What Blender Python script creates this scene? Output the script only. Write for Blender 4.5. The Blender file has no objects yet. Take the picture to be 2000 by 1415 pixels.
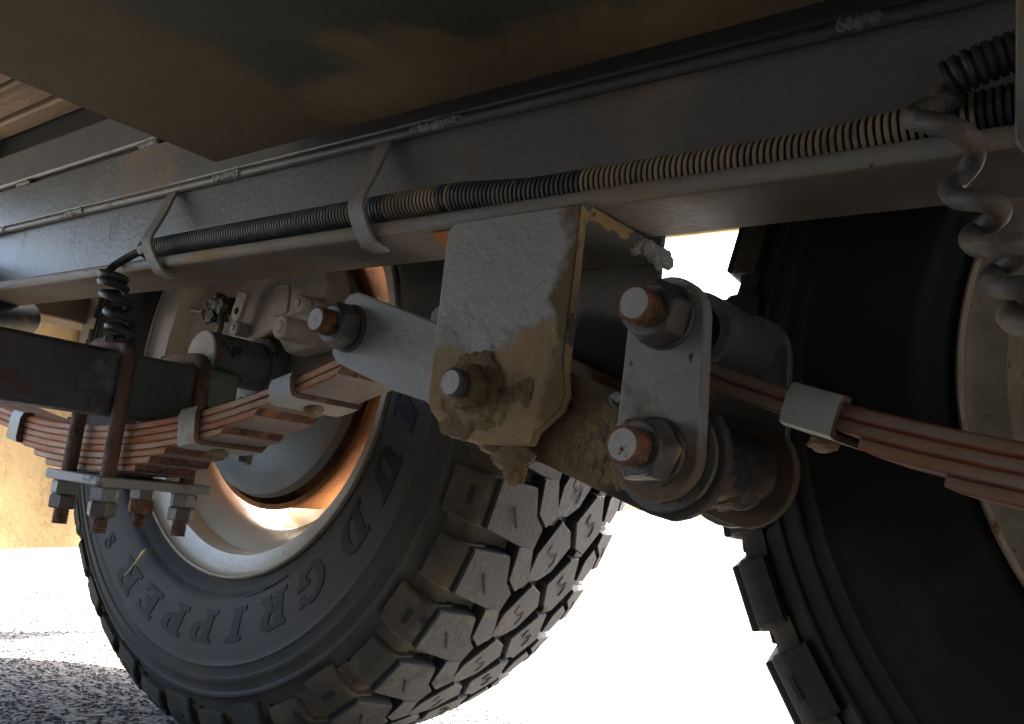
import bpy, bmesh, math, random
import numpy as np
from mathutils import Vector, Matrix
from mathutils.geometry import tessellate_polygon
random.seed(7); rng = np.random.default_rng(7)
S = bpy.context.scene; COL = S.collection
R = math.radians
# ------------------------------------------------------------------ camera
# world: x along the trailer, y outward across it, z up; the camera sits at the origin, 0.28 m above the ground
cd = bpy.data.cameras.new('camera'); cam = bpy.data.objects.new('camera', cd); COL.objects.link(cam)
X = Vector((0.7762, -0.0059, -0.6305)); Y = Vector((0.6201, 0.1874, 0.7617)); Z = Vector((0.1137, -0.9823, 0.1491))
right = Vector((X[0], Y[0], Z[0])).normalized()
fwd = Vector((X[2], Y[2], Z[2])); fwd = (fwd - fwd.dot(right)*right).normalized()
up = right.cross(fwd)
m = Matrix((right, up, -fwd)).transposed().to_4x4()
cam.matrix_world = m
cd.sensor_width = 36; cd.lens = 1719/2000*36; cd.clip_start = 0.01; cd.clip_end = 2000
S.camera = cam
# ------------------------------------------------------------------ world, sun, exposure
SUN_EL, SUN_AZ = 54, 14          # azimuth measured from +y towards +x
sdir = Vector((math.sin(R(SUN_AZ))*math.cos(R(SUN_EL)), math.cos(R(SUN_AZ))*math.cos(R(SUN_EL)), math.sin(R(SUN_EL))))
w = bpy.data.worlds.new('World'); S.world = w; w.use_nodes = True
nt = w.node_tree; bg = nt.nodes['Background']; sky = nt.nodes.new('ShaderNodeTexSky')
sky.sky_type = 'NISHITA'; sky.sun_disc = False; sky.sun_elevation = R(SUN_EL); sky.sun_rotation = R(SUN_AZ); sky.dust_density = 5; sky.air_density = .8; sky.ozone_density = .3
nt.links.new(sky.outputs[0], bg.inputs[0]); bg.inputs[1].default_value = 0.12
sd = bpy.data.lights.new('sun', 'SUN'); sd.energy = 4.5; sd.angle = R(0.5); sd.color = (1, .94, .84)
sun = bpy.data.objects.new('sun', sd); COL.objects.link(sun); sun.rotation_euler = sdir.to_track_quat('Z', 'Y').to_euler()
vs = S.view_settings; vs.view_transform = 'Standard'; vs.look = 'None'; vs.gamma = 1; vs.use_curve_mapping = False
vs.exposure = 4.0
# ------------------------------------------------------------------ materials
def grime(name, base, rough=.6, metal=0., layers=(), bump=.15, bscale=220, var=.12, vscale=14, bump2=0, spec=.5):
    """layers: (colour, noise scale, low, high, detail, stretch, mask) - mask=(axis, v0, v1) adds a ramp along a local axis"""
    M = bpy.data.materials.new(name); M.use_nodes = True; n = M.node_tree; N = n.nodes; L = n.links
    b = N['Principled BSDF']; b.inputs['Roughness'].default_value = rough; b.inputs['Metallic'].default_value = metal
    b.inputs['Specular IOR Level'].default_value = spec
    tc = N.new('ShaderNodeTexCoord'); co = tc.outputs['Object']
    oi = N.new('ShaderNodeObjectInfo'); om = N.new('ShaderNodeMath'); om.operation = 'MULTIPLY'; om.inputs[1].default_value = 7.3; L.new(oi.outputs['Random'], om.inputs[0])
    va = N.new('ShaderNodeVectorMath'); va.operation = 'ADD'; L.new(co, va.inputs[0]); L.new(om.outputs[0], va.inputs[1]); cr = va.outputs[0]
    def noise(scale, detail=6, stretch=None, off=0):
        mp = N.new('ShaderNodeMapping'); L.new(cr, mp.inputs[0]); mp.inputs['Location'].default_value = (off, off*1.7, off*.6)
        if stretch: mp.inputs['Scale'].default_value = stretch
        x = N.new('ShaderNodeTexNoise'); x.inputs['Scale'].default_value = scale; x.inputs['Detail'].default_value = detail
        x.inputs['Roughness'].default_value = .62; L.new(mp.outputs[0], x.inputs['Vector']); return x.outputs['Fac']
    def mth(op, a, c, clamp=False):
        x = N.new('ShaderNodeMath'); x.operation = op; x.use_clamp = clamp
        for i, v in enumerate((a, c)):
            if hasattr(v, 'links'): L.new(v, x.inputs[i])
            else: x.inputs[i].default_value = v
        return x.outputs[0]
    rgb = N.new('ShaderNodeMix'); rgb.data_type = 'RGBA'
    c0 = [max(0, v*(1-var*2.2)) for v in base]; c1 = [min(1, v*(1+var*2.2)) for v in base]
    rgb.inputs[6].default_value = (*c0, 1); rgb.inputs[7].default_value = (*c1, 1)
    L.new(noise(vscale, 8), rgb.inputs[0]); cur = rgb.outputs[2]
    rcur = None; hgt = None
    for i, ly in enumerate(layers):
        colr, sc, lo, hi = ly[:4]; det = ly[4] if len(ly) > 4 else 6; st = ly[5] if len(ly) > 5 else None; mk = ly[6] if len(ly) > 6 else None
        f = noise(sc, det, st, 3.1*(i+1))
        if mk:
            sp = N.new('ShaderNodeSeparateXYZ'); L.new(co, sp.inputs[0])
            mr = N.new('ShaderNodeMapRange'); L.new(sp.outputs['XYZ'.index(mk[0])], mr.inputs[0])
            mr.inputs[1].default_value = mk[1]; mr.inputs[2].default_value = mk[2]; mr.inputs[3].default_value = -.35; mr.inputs[4].default_value = .35
            f = mth('ADD', f, mr.outputs[0])
        r2 = N.new('ShaderNodeMapRange'); L.new(f, r2.inputs[0]); r2.inputs[1].default_value = lo; r2.inputs[2].default_value = hi
        cc = N.new('ShaderNodeMix'); cc.data_type = 'RGBA'
        cc.inputs[6].default_value = (*[v*.7 for v in colr], 1); cc.inputs[7].default_value = (*[min(1, v*1.3) for v in colr], 1)
        L.new(noise(sc*4+20, 6, None, 5.7*(i+1)), cc.inputs[0])
        mx = N.new('ShaderNodeMix'); mx.data_type = 'RGBA'
        L.new(r2.outputs[0], mx.inputs[0]); L.new(cur, mx.inputs[6]); L.new(cc.outputs[2], mx.inputs[7]); cur = mx.outputs[2]
        hgt = r2.outputs[0] if hgt is None else mth('ADD', hgt, r2.outputs[0])
        rcur = r2.outputs[0] if rcur is None else mth('MAXIMUM', rcur, r2.outputs[0])
    L.new(cur, b.inputs['Base Color'])
    if rcur is not None:
        rr = N.new('ShaderNodeMapRange'); L.new(rcur, rr.inputs[0]); rr.inputs[3].default_value = rough; rr.inputs[4].default_value = .92
        L.new(rr.outputs[0], b.inputs['Roughness'])
        if metal > 0:
            L.new(mth('SUBTRACT', metal, mth('MULTIPLY', rcur, metal)), b.inputs['Metallic'])
    bp = N.new('ShaderNodeBump'); bp.inputs['Strength'].default_value = 1; bp.inputs['Distance'].default_value = .001*bump*4
    h = noise(bscale, 8)
    if hgt is not None: h = mth('ADD', h, mth('MULTIPLY', hgt, .55))
    if bump2: h = mth('ADD', h, mth('MULTIPLY', noise(bscale*.2, 4, None, 9), bump2))
    L.new(h, bp.inputs['Height']); L.new(bp.outputs[0], b.inputs['Normal'])
    return M
DUST = (.33, .225, .115); RUST = (.22, .065, .018); ORUST = (.50, .13, .03); DARKR = (.07, .028, .016); MUD = (.19, .130, .068); CHIP = (.6, .55, .5)
SPK = (RUST, 150, .70, .74, 3); WSPK = ((.55, .5, .45), 90, .765, .78, 2)
M_web = grime('grey_rail_paint', (.135, .135, .128), .45, .0, [(DUST, 5, .60, .80), ((.17, .115, .07), 26, .60, .78, 6, (1, 1, .2)), (ORUST, 60, .74, .78, 3), WSPK], .16, 160, .14)
M_lip = grime('dusty_rail_paint', (.20, .205, .195), .55, .0, [(DUST, 9, .42, .70), SPK, WSPK], .25, 180)
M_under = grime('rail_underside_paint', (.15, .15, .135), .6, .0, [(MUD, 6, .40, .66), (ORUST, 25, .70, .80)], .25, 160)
M_plate = grime('worn_grey_paint', (.28, .27, .25), .48, .0, [(DUST, 10, .58, .82), ((.17, .115, .07), 26, .60, .78, 6, (1, 1, .14)), ((.10, .07, .05), 18, .62, .76), (RUST, 45, .66, .73, 5), WSPK], .2, 150, .14)
M_hang = grime('muddy_grey_paint', (.30, .295, .275), .5, .0, [((.17, .115, .07), 26, .60, .78, 6, (1, 1, .14)), (DUST, 22, .50, .60, 6, None, ('Z', .016, -.075)), ((.15, .105, .055), 26, .50, .64, 7, None, ('X', .012, .062)), ((.15, .10, .05), 34, .63, .72), (RUST, 55, .70, .76, 5), WSPK], .3, 150, .10, bump2=.8)
M_shack = grime('grimy_shackle_paint', (.235, .225, .21), .5, .0, [((.17, .115, .07), 26, .60, .78, 6, (1, 1, .14)), ((.15, .11, .07), 30, .54, .70, 6, None, ('Z', .04, -.05)), ((.10, .065, .04), 24, .58, .74), (RUST, 60, .64, .71, 5), ((.05, .045, .04), 130, .68, .72), WSPK], .22, 150, .14, bump2=.4)
M_inner = grime('dark_inner_plate_paint', (.10, .095, .085), .6, .0, [(MUD, 14, .5, .7), ((.03, .03, .03), 12, .5, .62, 6, None, ('Z', .03, -.03))], .3, 150)
M_hangdust = grime('dried_dust_edge', (.46, .32, .16), .9, .0, [((.16, .16, .16), 40, .60, .64, 4)], .5, 120)
M_equal = grime('equalizer_paint', (.27, .26, .24), .5, .0, [(MUD, 20, .48, .58, 6, None, ('X', -.055, .03)), ((.045, .040, .034), 24, .46, .60, 6, None, ('X', .06, .12)), (RUST, 40, .66, .72, 5), WSPK], .28, 150, .12, bump2=.6)
M_eqrear = grime('rear_arm_dusty_paint', (.26, .22, .17), .7, .0, [((.09, .062, .034), 20, .42, .54, 6, None, ('X', -.02, .06)), (RUST, 40, .64, .72, 5)], .4, 150, .12, bump2=.8)
M_bushmud = grime('dark_crusted_mud', (.045, .036, .026), .9, .0, [((.13, .085, .045), 26, .50, .66)], .8, 150, .2, bump2=1.2)
M_mud = grime('dried_mud', (.19, .130, .068), .95, .0, [((.32, .23, .125), 30, .5, .7)], .9, 130, .22, bump2=1.5)
M_rustbolt = grime('rusty_bolt', (.17, .095, .055), .85, .2, [((.32, .14, .06), 120, .48, .6), ((.35, .33, .31), 70, .62, .68)], .6, 300, .3)
M_nut = grime('dark_zinc_nut', (.10, .095, .09), .45, .35, [(DUST, 60, .56, .72), (RUST, 90, .64, .72)], .3, 300)
M_nutgrey = grime('grey_nut_paint', (.20, .205, .20), .5, .1, [(DUST, 50, .6, .75), (RUST, 80, .62, .70)], .3, 300)
M_boltend = grime('pale_bolt_end', (.42, .40, .37), .6, .1, [(RUST, 140, .62, .68), (DUST, 60, .6, .8)], .3, 300)
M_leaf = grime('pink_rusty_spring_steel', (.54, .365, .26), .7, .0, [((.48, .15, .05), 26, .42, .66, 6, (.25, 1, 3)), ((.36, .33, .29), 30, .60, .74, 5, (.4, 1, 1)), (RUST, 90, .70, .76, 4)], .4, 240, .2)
M_leafend = grime('flaky_brown_rust', (.13, .062, .035), .9, .0, [((.30, .13, .06), 90, .5, .62, 5), ((.05, .03, .025), 70, .6, .68)], 1.0, 260, .35)
M_leafunder = grime('grey_brown_leaf_face', (.22, .18, .155), .75, .0, [(ORUST, 14, .58, .74, 6), (DARKR, 45, .62, .72)], .4, 200, .2)
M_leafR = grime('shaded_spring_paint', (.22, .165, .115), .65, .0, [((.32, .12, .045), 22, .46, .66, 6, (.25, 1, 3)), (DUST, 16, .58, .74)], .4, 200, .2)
M_joint = grime('orange_rust_joint', (.38, .13, .04), .85, .0, [((.12, .05, .025), 40, .5, .62, 6, (.4, 1, 1)), ((.42, .28, .18), 24, .56, .7, 6, (.3, 1, 1))], .5, 240, .2)
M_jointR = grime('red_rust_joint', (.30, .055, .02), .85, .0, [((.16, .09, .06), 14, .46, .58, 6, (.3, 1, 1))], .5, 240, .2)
M_bush = grime('dark_bush_rubber', (.011, .012, .016), .7, .0, [(MUD, 20, .48, .60, 6, None, ('Z', -.028, -.062))], .5, 160, .2, bump2=.6)
M_clip = grime('grey_clip_paint', (.29, .295, .27), .5, .0, [(DUST, 30, .62, .8), (RUST, 60, .68, .74)], .2, 200)
M_cliprust = grime('rusty_clip_edge', (.13, .075, .05), .85, .0, [((.3, .13, .06), 90, .52, .62)], .8, 250, .3)
M_axle = grime('dark_blue_axle_paint', (.030, .038, .052), .55, .0, [((.075, .040, .035), 30, .47, .62, 6), (RUST, 110, .66, .72, 4), ((.15, .175, .165), 24, .40, .60, 6, None, ('Y', .13, .24))], .5, 150, .3)
M_axle2 = grime('blue_green_steel', (.085, .105, .10), .5, .0, [((.02, .03, .045), 60, .56, .62, 5), (RUST, 50, .66, .70, 4), (DUST, 12, .66, .8)], .35, 160, .2)
M_ubolt = grime('rusty_u_bolt_steel', (.16, .10, .07), .75, .15, [((.20, .09, .05), 60, .54, .64), ((.08, .07, .065), 70, .54, .64), ((.3, .28, .25), 40, .64, .74)], .6, 260, .3)
M_clamp = grime('clamp_plate_paint', (.24, .23, .215), .55, .0, [(RUST, 40, .66, .74), ((.05, .06, .08), 16, .56, .62)], .2, 200)
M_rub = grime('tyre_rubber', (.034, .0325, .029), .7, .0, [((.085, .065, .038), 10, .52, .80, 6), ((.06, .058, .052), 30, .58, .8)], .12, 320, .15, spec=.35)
M_rub2 = grime('shaded_black_rubber', (.0065, .0075, .009), .65, .0, [((.05, .040, .028), 9, .60, .85, 6)], .12, 320, .15, spec=.25)  # near-black copy of the tyre rubber; right wheel and groove shade in the colour
M_letter = grime('raised_letter_rubber', (.011, .0115, .012), .6, .0, [((.04, .033, .024), 30, .66, .85)], .05, 300, .1, spec=.15)
M_tread = grime('tread_face_rubber', (.032, .0315, .031), .75, .0, [((.09, .075, .055), 30, .56, .8), ((.015, .015, .015), 24, .58, .74)], .26, 260, .15, spec=.3)
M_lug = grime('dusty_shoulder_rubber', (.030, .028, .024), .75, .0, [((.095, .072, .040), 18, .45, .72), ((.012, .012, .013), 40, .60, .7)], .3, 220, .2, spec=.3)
M_lug2 = grime('shaded_shoulder_rubber', (.016, .0155, .014), .75, .0, [((.055, .045, .028), 18, .50, .75)], .3, 220, .2, spec=.3)  # darker copy of the shoulder rubber, the right wheel's shade painted in
M_sipe = grime('sipe_cut', (.006, .006, .006), .9, bump=.01)
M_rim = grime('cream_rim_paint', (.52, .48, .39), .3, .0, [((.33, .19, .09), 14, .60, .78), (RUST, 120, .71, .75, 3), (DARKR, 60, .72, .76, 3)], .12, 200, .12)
M_rim2 = grime('shaded_grimy_rim_paint', (.25, .24, .19), .5, .0, [((.13, .095, .055), 10, .46, .66), ((.10, .05, .02), 110, .68, .72, 3), (DARKR, 40, .68, .74, 4)], .15, 200, .15)  # grime layers over a darkened base that paints in the right wheel's shade
M_rimedge = grime('rim_edge_rust', (.42, .34, .25), .6, .0, [(RUST, 60, .62, .70), (DARKR, 90, .66, .72)], .4, 240, .2)
M_drum = grime('orange_rusty_drum', (.42, .165, .045), .8, .0, [((.25, .09, .03), 30, .55, .7), ((.10, .05, .03), 160, .68, .72)], .35, 220, .2)
M_back = grime('backing_plate_paint', (.22, .235, .21), .55, .0, [(DUST, 9, .50, .74), (RUST, 70, .70, .74), ((.10, .10, .09), 30, .66, .76)], .25, 170, .15)
M_cast = grime('pale_dusty_casting', (.40, .36, .30), .7, .0, [(DUST, 20, .55, .8), (DARKR, 60, .68, .74)], .4, 200, .2)
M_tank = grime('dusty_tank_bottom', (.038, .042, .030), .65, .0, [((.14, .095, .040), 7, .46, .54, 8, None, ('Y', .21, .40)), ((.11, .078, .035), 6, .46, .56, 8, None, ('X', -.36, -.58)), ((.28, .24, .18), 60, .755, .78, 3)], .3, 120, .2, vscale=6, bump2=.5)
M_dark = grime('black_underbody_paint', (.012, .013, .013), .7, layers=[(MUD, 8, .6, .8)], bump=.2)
M_wood = grime('tan_floor_board', (.30, .20, .12), .75, .0, [((.16, .10, .055), 30, .5, .7, 6, (.06, 1, 1))], .4, 120, .15)
M_flap = grime('dusty_mud_flap', (.70, .50, .25), .85, .0, [((.42, .28, .12), 12, .5, .7), ((.2, .12, .05), 40, .68, .75)], .3, 120, .12)
M_cable = grime('dusty_cable_rubber', (.085, .08, .075), .5, .0, [((.30, .21, .13), 30, .44, .68), ((.2, .2, .2), 60, .62, .72)], .15, 260, .2)
M_cabledark = grime('black_cable_rubber', (.030, .032, .034), .45, .0, [((.14, .12, .09), 24, .62, .8)], .1, 260, .2)
M_ringdust = grime('tan_conduit_ridge', (.31, .25, .16), .8, .0, [((.14, .13, .11), 60, .54, .70, 5), ((.42, .31, .17), 16, .6, .75)], .2, 260, .2)
M_ring = grime('conduit_ridge', (.050, .062, .072), .55, .0, [((.28, .21, .12), 12, .54, .70, 5), ((.12, .13, .13), 80, .58, .7)], .2, 260, .2)
M_groove = grime('conduit_groove', (.022, .022, .024), .6, bump=.05)
M_weld = grime('weld_metal', (.36, .36, .34), .5, .1, [(DUST, 60, .58, .7), (DARKR, 90, .62, .7)], .7, 260, .2)
M_strap = grime('strap_paint', (.24, .235, .22), .55, .0, [(DUST, 26, .52, .74), (DARKR, 110, .70, .73)], .25, 200)
M_plast = grime('blue_plastic', (.05, .075, .10), .5, layers=[(DUST, 20, .55, .75)], bump=.1)
M_straw = grime('dry_straw', (.62, .50, .20), .7, bump=.2)
# ------------------------------------------------------------------ object helpers
def tag(o, label=None, cat=None, group=None, kind=None):
    for k, v in (('label', label), ('category', cat), ('group', group), ('kind', kind)):
        if v: o[k] = v
    return o
def thing(name, label, cat, loc, group=None):
    o = bpy.data.objects.new(name, None); COL.objects.link(o); o.location = loc; o.empty_display_size = .03
    return tag(o, label, cat, group)
def wpos(o):
    v = Vector(o.location)
    while o.parent: o = o.parent; v = v + Vector(o.location)
    return v
class MB:
    def __init__(s): s.v = []; s.f = []; s.mi = []
    def add(s, v, f, mi=0):
        b = len(s.v); s.v += [tuple(p) for p in v]; s.f += [tuple(b+i for i in q) for q in f]
        s.mi += ([mi]*len(f) if isinstance(mi, int) else list(mi)); return s
    def build(s, name, mats, parent=None, smooth=35, bevel=0, seg=2, loc=None):
        """vertices are given in world coordinates"""
        off = wpos(parent) if parent else Vector(loc or (0, 0, 0))
        me = bpy.data.meshes.new(name); me.from_pydata([(p[0]-off[0], p[1]-off[1], p[2]-off[2]) for p in s.v], [], s.f)
        for mt in (mats if isinstance(mats, (list, tuple)) else [mats]): me.materials.append(mt)
        me.polygons.foreach_set('material_index', s.mi)
        bm = bmesh.new(); bm.from_mesh(me); bmesh.ops.recalc_face_normals(bm, faces=bm.faces); bm.to_mesh(me); bm.free()
        if smooth: me.shade_smooth(); me.set_sharp_from_angle(angle=R(smooth))
        o = bpy.data.objects.new(name, me); COL.objects.link(o)
        if parent: o.parent = parent
        else: o.location = off
        if bevel:
            b = o.modifiers.new('bevel', 'BEVEL'); b.width = bevel; b.segments = seg; b.limit_method = 'ANGLE'; b.angle_limit = R(40)
        return o
def box(mb, x0, x1, y0, y1, z0, z1, mi=0):
    v = [(x, y, z) for x in (x0, x1) for y in (y0, y1) for z in (z0, z1)]
    return mb.add(v, [(0, 1, 3, 2), (4, 6, 7, 5), (0, 4, 5, 1), (2, 3, 7, 6), (0, 2, 6, 4), (1, 5, 7, 3)], mi)
def prism(mb, poly, y0, y1, mi=0, side=None):
    """polygon in x,z extruded in y"""
    n = len(poly); v = [(x, y0, z) for x, z in poly] + [(x, y1, z) for x, z in poly]
    f = [tuple(range(n)), tuple(range(2*n-1, n-1, -1))] + [(i, (i+1) % n, n+(i+1) % n, n+i) for i in range(n)]
    return mb.add(v, f, [mi, mi] + [mi if side is None else side]*n)
def prismx(mb, poly, x0, x1, mi=0):
    """polygon in y,z extruded in x"""
    n = len(poly); v = [(x0, y, z) for y, z in poly] + [(x1, y, z) for y, z in poly]
    return mb.add(v, [tuple(range(n)), tuple(range(2*n-1, n-1, -1))] + [(i, (i+1) % n, n+(i+1) % n, n+i) for i in range(n)], mi)
def arc(cx, cz, r, a0, a1, n=10):
    return [(cx+r*math.cos(R(a0+(a1-a0)*i/n)), cz+r*math.sin(R(a0+(a1-a0)*i/n))) for i in range(n+1)]
def frames(P):
    P = [Vector(p) for p in P]; T = []
    for i in range(len(P)):
        T.append((P[min(i+1, len(P)-1)]-P[max(i-1, 0)]).normalized())
    u = T[0].orthogonal().normalized(); out = []
    for i, t in enumerate(T):
        u = (u - u.dot(t)*t).normalized(); out.append((P[i], t, u, t.cross(u)))
    return out
def tube(mb, P, r, n=12, cap=True, mi=0):
    rs = r if isinstance(r, (list, tuple)) else [r]*len(P); b = []; f = []
    for (p, t, u, v), rr in zip(frames(P), rs):
        b += [p+(u*math.cos(2*math.pi*k/n)+v*math.sin(2*math.pi*k/n))*rr for k in range(n)]
    for i in range(len(P)-1):
        f += [(i*n+k, i*n+(k+1) % n, (i+1)*n+(k+1) % n, (i+1)*n+k) for k in range(n)]
    ff = len(f)
    if cap: f += [tuple(range(n-1, -1, -1)), tuple(range((len(P)-1)*n, len(P)*n))]
    return mb.add(b, f, mi)
def smoothpath(P, k=8):
    P = [Vector(p) for p in P]; Q = [2*P[0]-P[1]] + P + [2*P[-1]-P[-2]]; out = []
    for i in range(1, len(Q)-2):
        a, b, c, d = Q[i-1:i+3]
        for j in range(k):
            t = j/k; out.append(.5*((2*b)+(c-a)*t+(2*a-5*b+4*c-d)*t*t+(3*b-a-3*c+d)*t**3))
    return out + [P[-1]]
def lathe(mb, prof, cx, cz, n=64, closed=False, mi=0, a0=0, a1=360):
    """profile of (radius, y) turned about the y axis through (cx, cz)"""
    full = abs(a1-a0) >= 360; m_ = n if full else n+1; v = []; k = len(prof)
    for i in range(m_):
        a = R(a0+(a1-a0)*i/n)
        v += [(cx+r*math.cos(a), y, cz+r*math.sin(a)) for r, y in prof]
    f = []; ml = []
    for i in range(n):
        j = (i+1) % m_
        for q in range(k if closed else k-1):
            q2 = (q+1) % k; f.append((i*k+q, i*k+q2, j*k+q2, j*k+q)); ml.append(mi[q] if isinstance(mi, (list, tuple)) else mi)
    return mb.add(v, f, ml)
def cyl(mb, c, r, y0, y1, n=24, mi=0, mcap=None, ch=.001):
    cx, cz = c; v = []
    for rr, y in ((r-ch, y0), (r, y0+ch), (r, y1)):
        v += [(cx+rr*math.cos(2*math.pi*i/n), y, cz+rr*math.sin(2*math.pi*i/n)) for i in range(n)]
    f = [(k*n+i, k*n+(i+1) % n, (k+1)*n+(i+1) % n, (k+1)*n+i) for k in range(2) for i in range(n)]
    ml = [mi]*len(f); f += [tuple(range(n)), tuple(range(3*n-1, 2*n-1, -1))]
    return mb.add(v, f, ml + [mi if mcap is None else mcap, mi])
def hexnut(mb, c, af, y0, y1, rot=0, mi=0):
    cx, cz = c; r = af/math.sqrt(3); v = []
    for rr, y in ((r*.88, y0), (r, y0+(y1-y0)*.18), (r, y1)):
        v += [(cx+rr*math.cos(R(rot+60*i)), y, cz+rr*math.sin(R(rot+60*i))) for i in range(6)]
    f = [(k*6+i, k*6+(i+1) % 6, (k+1)*6+(i+1) % 6, (k+1)*6+i) for k in range(2) for i in range(6)] + [tuple(range(6)), tuple(range(17, 11, -1))]
    return mb.add(v, f, mi)
def threaded(mb, c, r, y0, y1, pitch=.0018, mi=0, mcap=1, n=20):
    cx, cz = c; k = max(2, int((y1-y0)/pitch)); prof = []
    for i in range(k):
        y = y0+(y1-y0)*i/k; prof += [(r, y+.0003), (r*.86, y+(y1-y0)/k*.6)]
    prof = [(r*.8, y0-.0006)] + prof
    lathe(mb, prof, cx, cz, n, mi=mi)
    v = [(cx+r*.8*math.cos(2*math.pi*i/n), y0-.0006, cz+r*.8*math.sin(2*math.pi*i/n)) for i in range(n)]
    mb.add(v, [tuple(range(n))], mcap)
def blob(mb, c, s, seed, n=3, amp=.35, mi=0):
    bm = bmesh.new(); bmesh.ops.create_icosphere(bm, subdivisions=n, radius=1)
    from mathutils import noise as nz
    v = []
    for p in bm.verts:
        d = 1+amp*nz.noise(p.co*1.7+Vector((seed*3.3, seed, 0)))+amp*.5*nz.noise(p.co*4+Vector((seed, 0, seed)))
        v.append((c[0]+p.co.x*s[0]*d, c[1]+p.co.y*s[1]*d, c[2]+p.co.z*s[2]*d))
    f = [tuple(q.index for q in fc.verts) for fc in bm.faces]; bm.free()
    return mb.add(v, f, mi)
def rot_to(o, axis, deg):
    setattr(o.rotation_euler, axis, R(deg)); return o
def copy_tree(o, parent=None):
    c = o.copy(); COL.objects.link(c)
    if parent: c.parent = parent
    for ch in [q for q in o.children]: copy_tree(ch, c)
    return c
# ------------------------------------------------------------------ setting: ground
GZ = -.282
def ground_mat():
    M = bpy.data.materials.new('asphalt'); M.use_nodes = True; N = M.node_tree.nodes; L = M.node_tree.links; b = N['Principled BSDF']
    tc = N.new('ShaderNodeTexCoord'); v = N.new('ShaderNodeTexVoronoi'); v.inputs['Scale'].default_value = 150; L.new(tc.outputs['Object'], v.inputs['Vector'])
    n = N.new('ShaderNodeTexNoise'); n.inputs['Scale'].default_value = 90; n.inputs['Detail'].default_value = 8; L.new(tc.outputs['Object'], n.inputs['Vector'])
    mx = N.new('ShaderNodeMix'); mx.data_type = 'RGBA'; mx.inputs[6].default_value = (.042, .041, .039, 1); mx.inputs[7].default_value = (.14, .13, .115, 1)
    mr = N.new('ShaderNodeMapRange'); mr.inputs[1].default_value = .35; mr.inputs[2].default_value = .75; L.new(n.outputs[0], mr.inputs[0]); L.new(mr.outputs[0], mx.inputs[0])
    L.new(mx.outputs[2], b.inputs['Base Color']); b.inputs['Roughness'].default_value = .85
    bp = N.new('ShaderNodeBump'); bp.inputs['Distance'].default_value = .004; L.new(v.outputs['Distance'], bp.inputs['Height']); L.new(bp.outputs[0], b.inputs['Normal'])
    return M
M_gr = ground_mat()
tag(MB().add([(-400, -400, GZ), (400, -400, GZ), (400, 400, GZ), (-400, 400, GZ)], [(0, 1, 2, 3)]).build('ground', M_gr, smooth=0), kind='structure')
def chips():
    M = grime('asphalt_chip', (.085, .085, .085), .8, layers=[((.045, .045, .048), 40, .45, .6), ((.15, .145, .135), 60, .58, .70)], bump=.3, bscale=300, var=.2, vscale=60)
    n = 22000; x = rng.uniform(-1.75, -.45, n); y = rng.uniform(.12, .95, n)
    base = np.array([(1, 0, 0), (.45, .8, 0), (-.5, .85, 0), (-1, .1, 0), (-.5, -.8, 0), (.5, -.85, 0), (.5, .3, .8), (-.3, .45, .9), (-.45, -.35, .8), (.35, -.4, .85)])
    fc = [(0, 1, 6), (1, 2, 7), (1, 7, 6), (2, 3, 7), (3, 8, 7), (3, 4, 8), (4, 5, 9), (4, 9, 8), (5, 0, 6), (5, 6, 9), (6, 7, 8), (6, 8, 9)]
    s = rng.uniform(.0015, .0040, n); a = rng.uniform(0, 6.28, n); V = np.repeat(base[None], n, 0)*s[:, None, None]*rng.uniform(.7, 1.3, (n, 10, 1))
    V[:, :, 2] *= .6; ca, sa = np.cos(a)[:, None], np.sin(a)[:, None]; V[:, :, 1] *= rng.uniform(.55, 1, n)[:, None]
    vx = V[:, :, 0]*ca-V[:, :, 1]*sa+x[:, None]; vy = V[:, :, 0]*sa+V[:, :, 1]*ca+y[:, None]
    P = np.stack([vx, vy, V[:, :, 2]+GZ-.0004], 2).reshape(-1, 3)
    F = (np.array(fc)[None]+np.arange(n)[:, None, None]*10).reshape(-1, 3)
    me = bpy.data.meshes.new('asphalt_chips'); me.from_pydata(P.tolist(), [], F.tolist()); me.materials.append(M)
    o = bpy.data.objects.new('asphalt_chips', me); COL.objects.link(o)
    tag(o, 'coarse grey stone chips standing proud in the asphalt', 'gravel', kind='stuff')
chips()
# ------------------------------------------------------------------ trailer body above
XL, XR = -1.55, 3.2
deck = thing('trailer_floor', 'dark underside of the trailer floor above the chassis rail, with tan boards at upper left', 'trailer floor', (-1, 0, .42))
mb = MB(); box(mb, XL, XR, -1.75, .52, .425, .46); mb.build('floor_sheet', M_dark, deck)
for y0, y1 in ((.306, .350), (.356, .396), (.404, .431)):
    mb = MB(); box(mb, XL+.05, -.3, y0, y1, .400, .424); mb.build('floor_board', M_wood, deck, bevel=.003)
mb = MB(); box(mb, XL+.05, -.3, .434, .47, .37, .4249); mb.build('floor_joist', M_dark, deck, bevel=.002)
for x in (-1.5, 1.4, 2.2):
    mb = MB(); box(mb, x, x+.05, -1.7, .395, .34, .424) ; mb.build('crossmember', M_dark, deck, bevel=.003)
guard = thing('wheel_guard', 'dark mudguard box over both wheels beyond the chassis rail', 'mudguard', (-.36, .86, .32))
mb = MB(); prism(mb, [(-1.30, .315), (-1.30, .45), (-1.18, .545), (.46, .545), (.58, .45), (.58, .315)], .862, .868); mb.build('side_skirt', M_flap, guard)
mb = MB()
pp = [(-1.30, .45), (-1.18, .545), (.46, .545), (.58, .45)]; qq = [(-1.30, .454), (-1.182, .549), (.462, .549), (.58, .454)]
prism(mb, pp+qq[::-1], .47, .861); mb.build('top_sheet', M_dark, guard)
fl = MB(); n = 14
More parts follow.
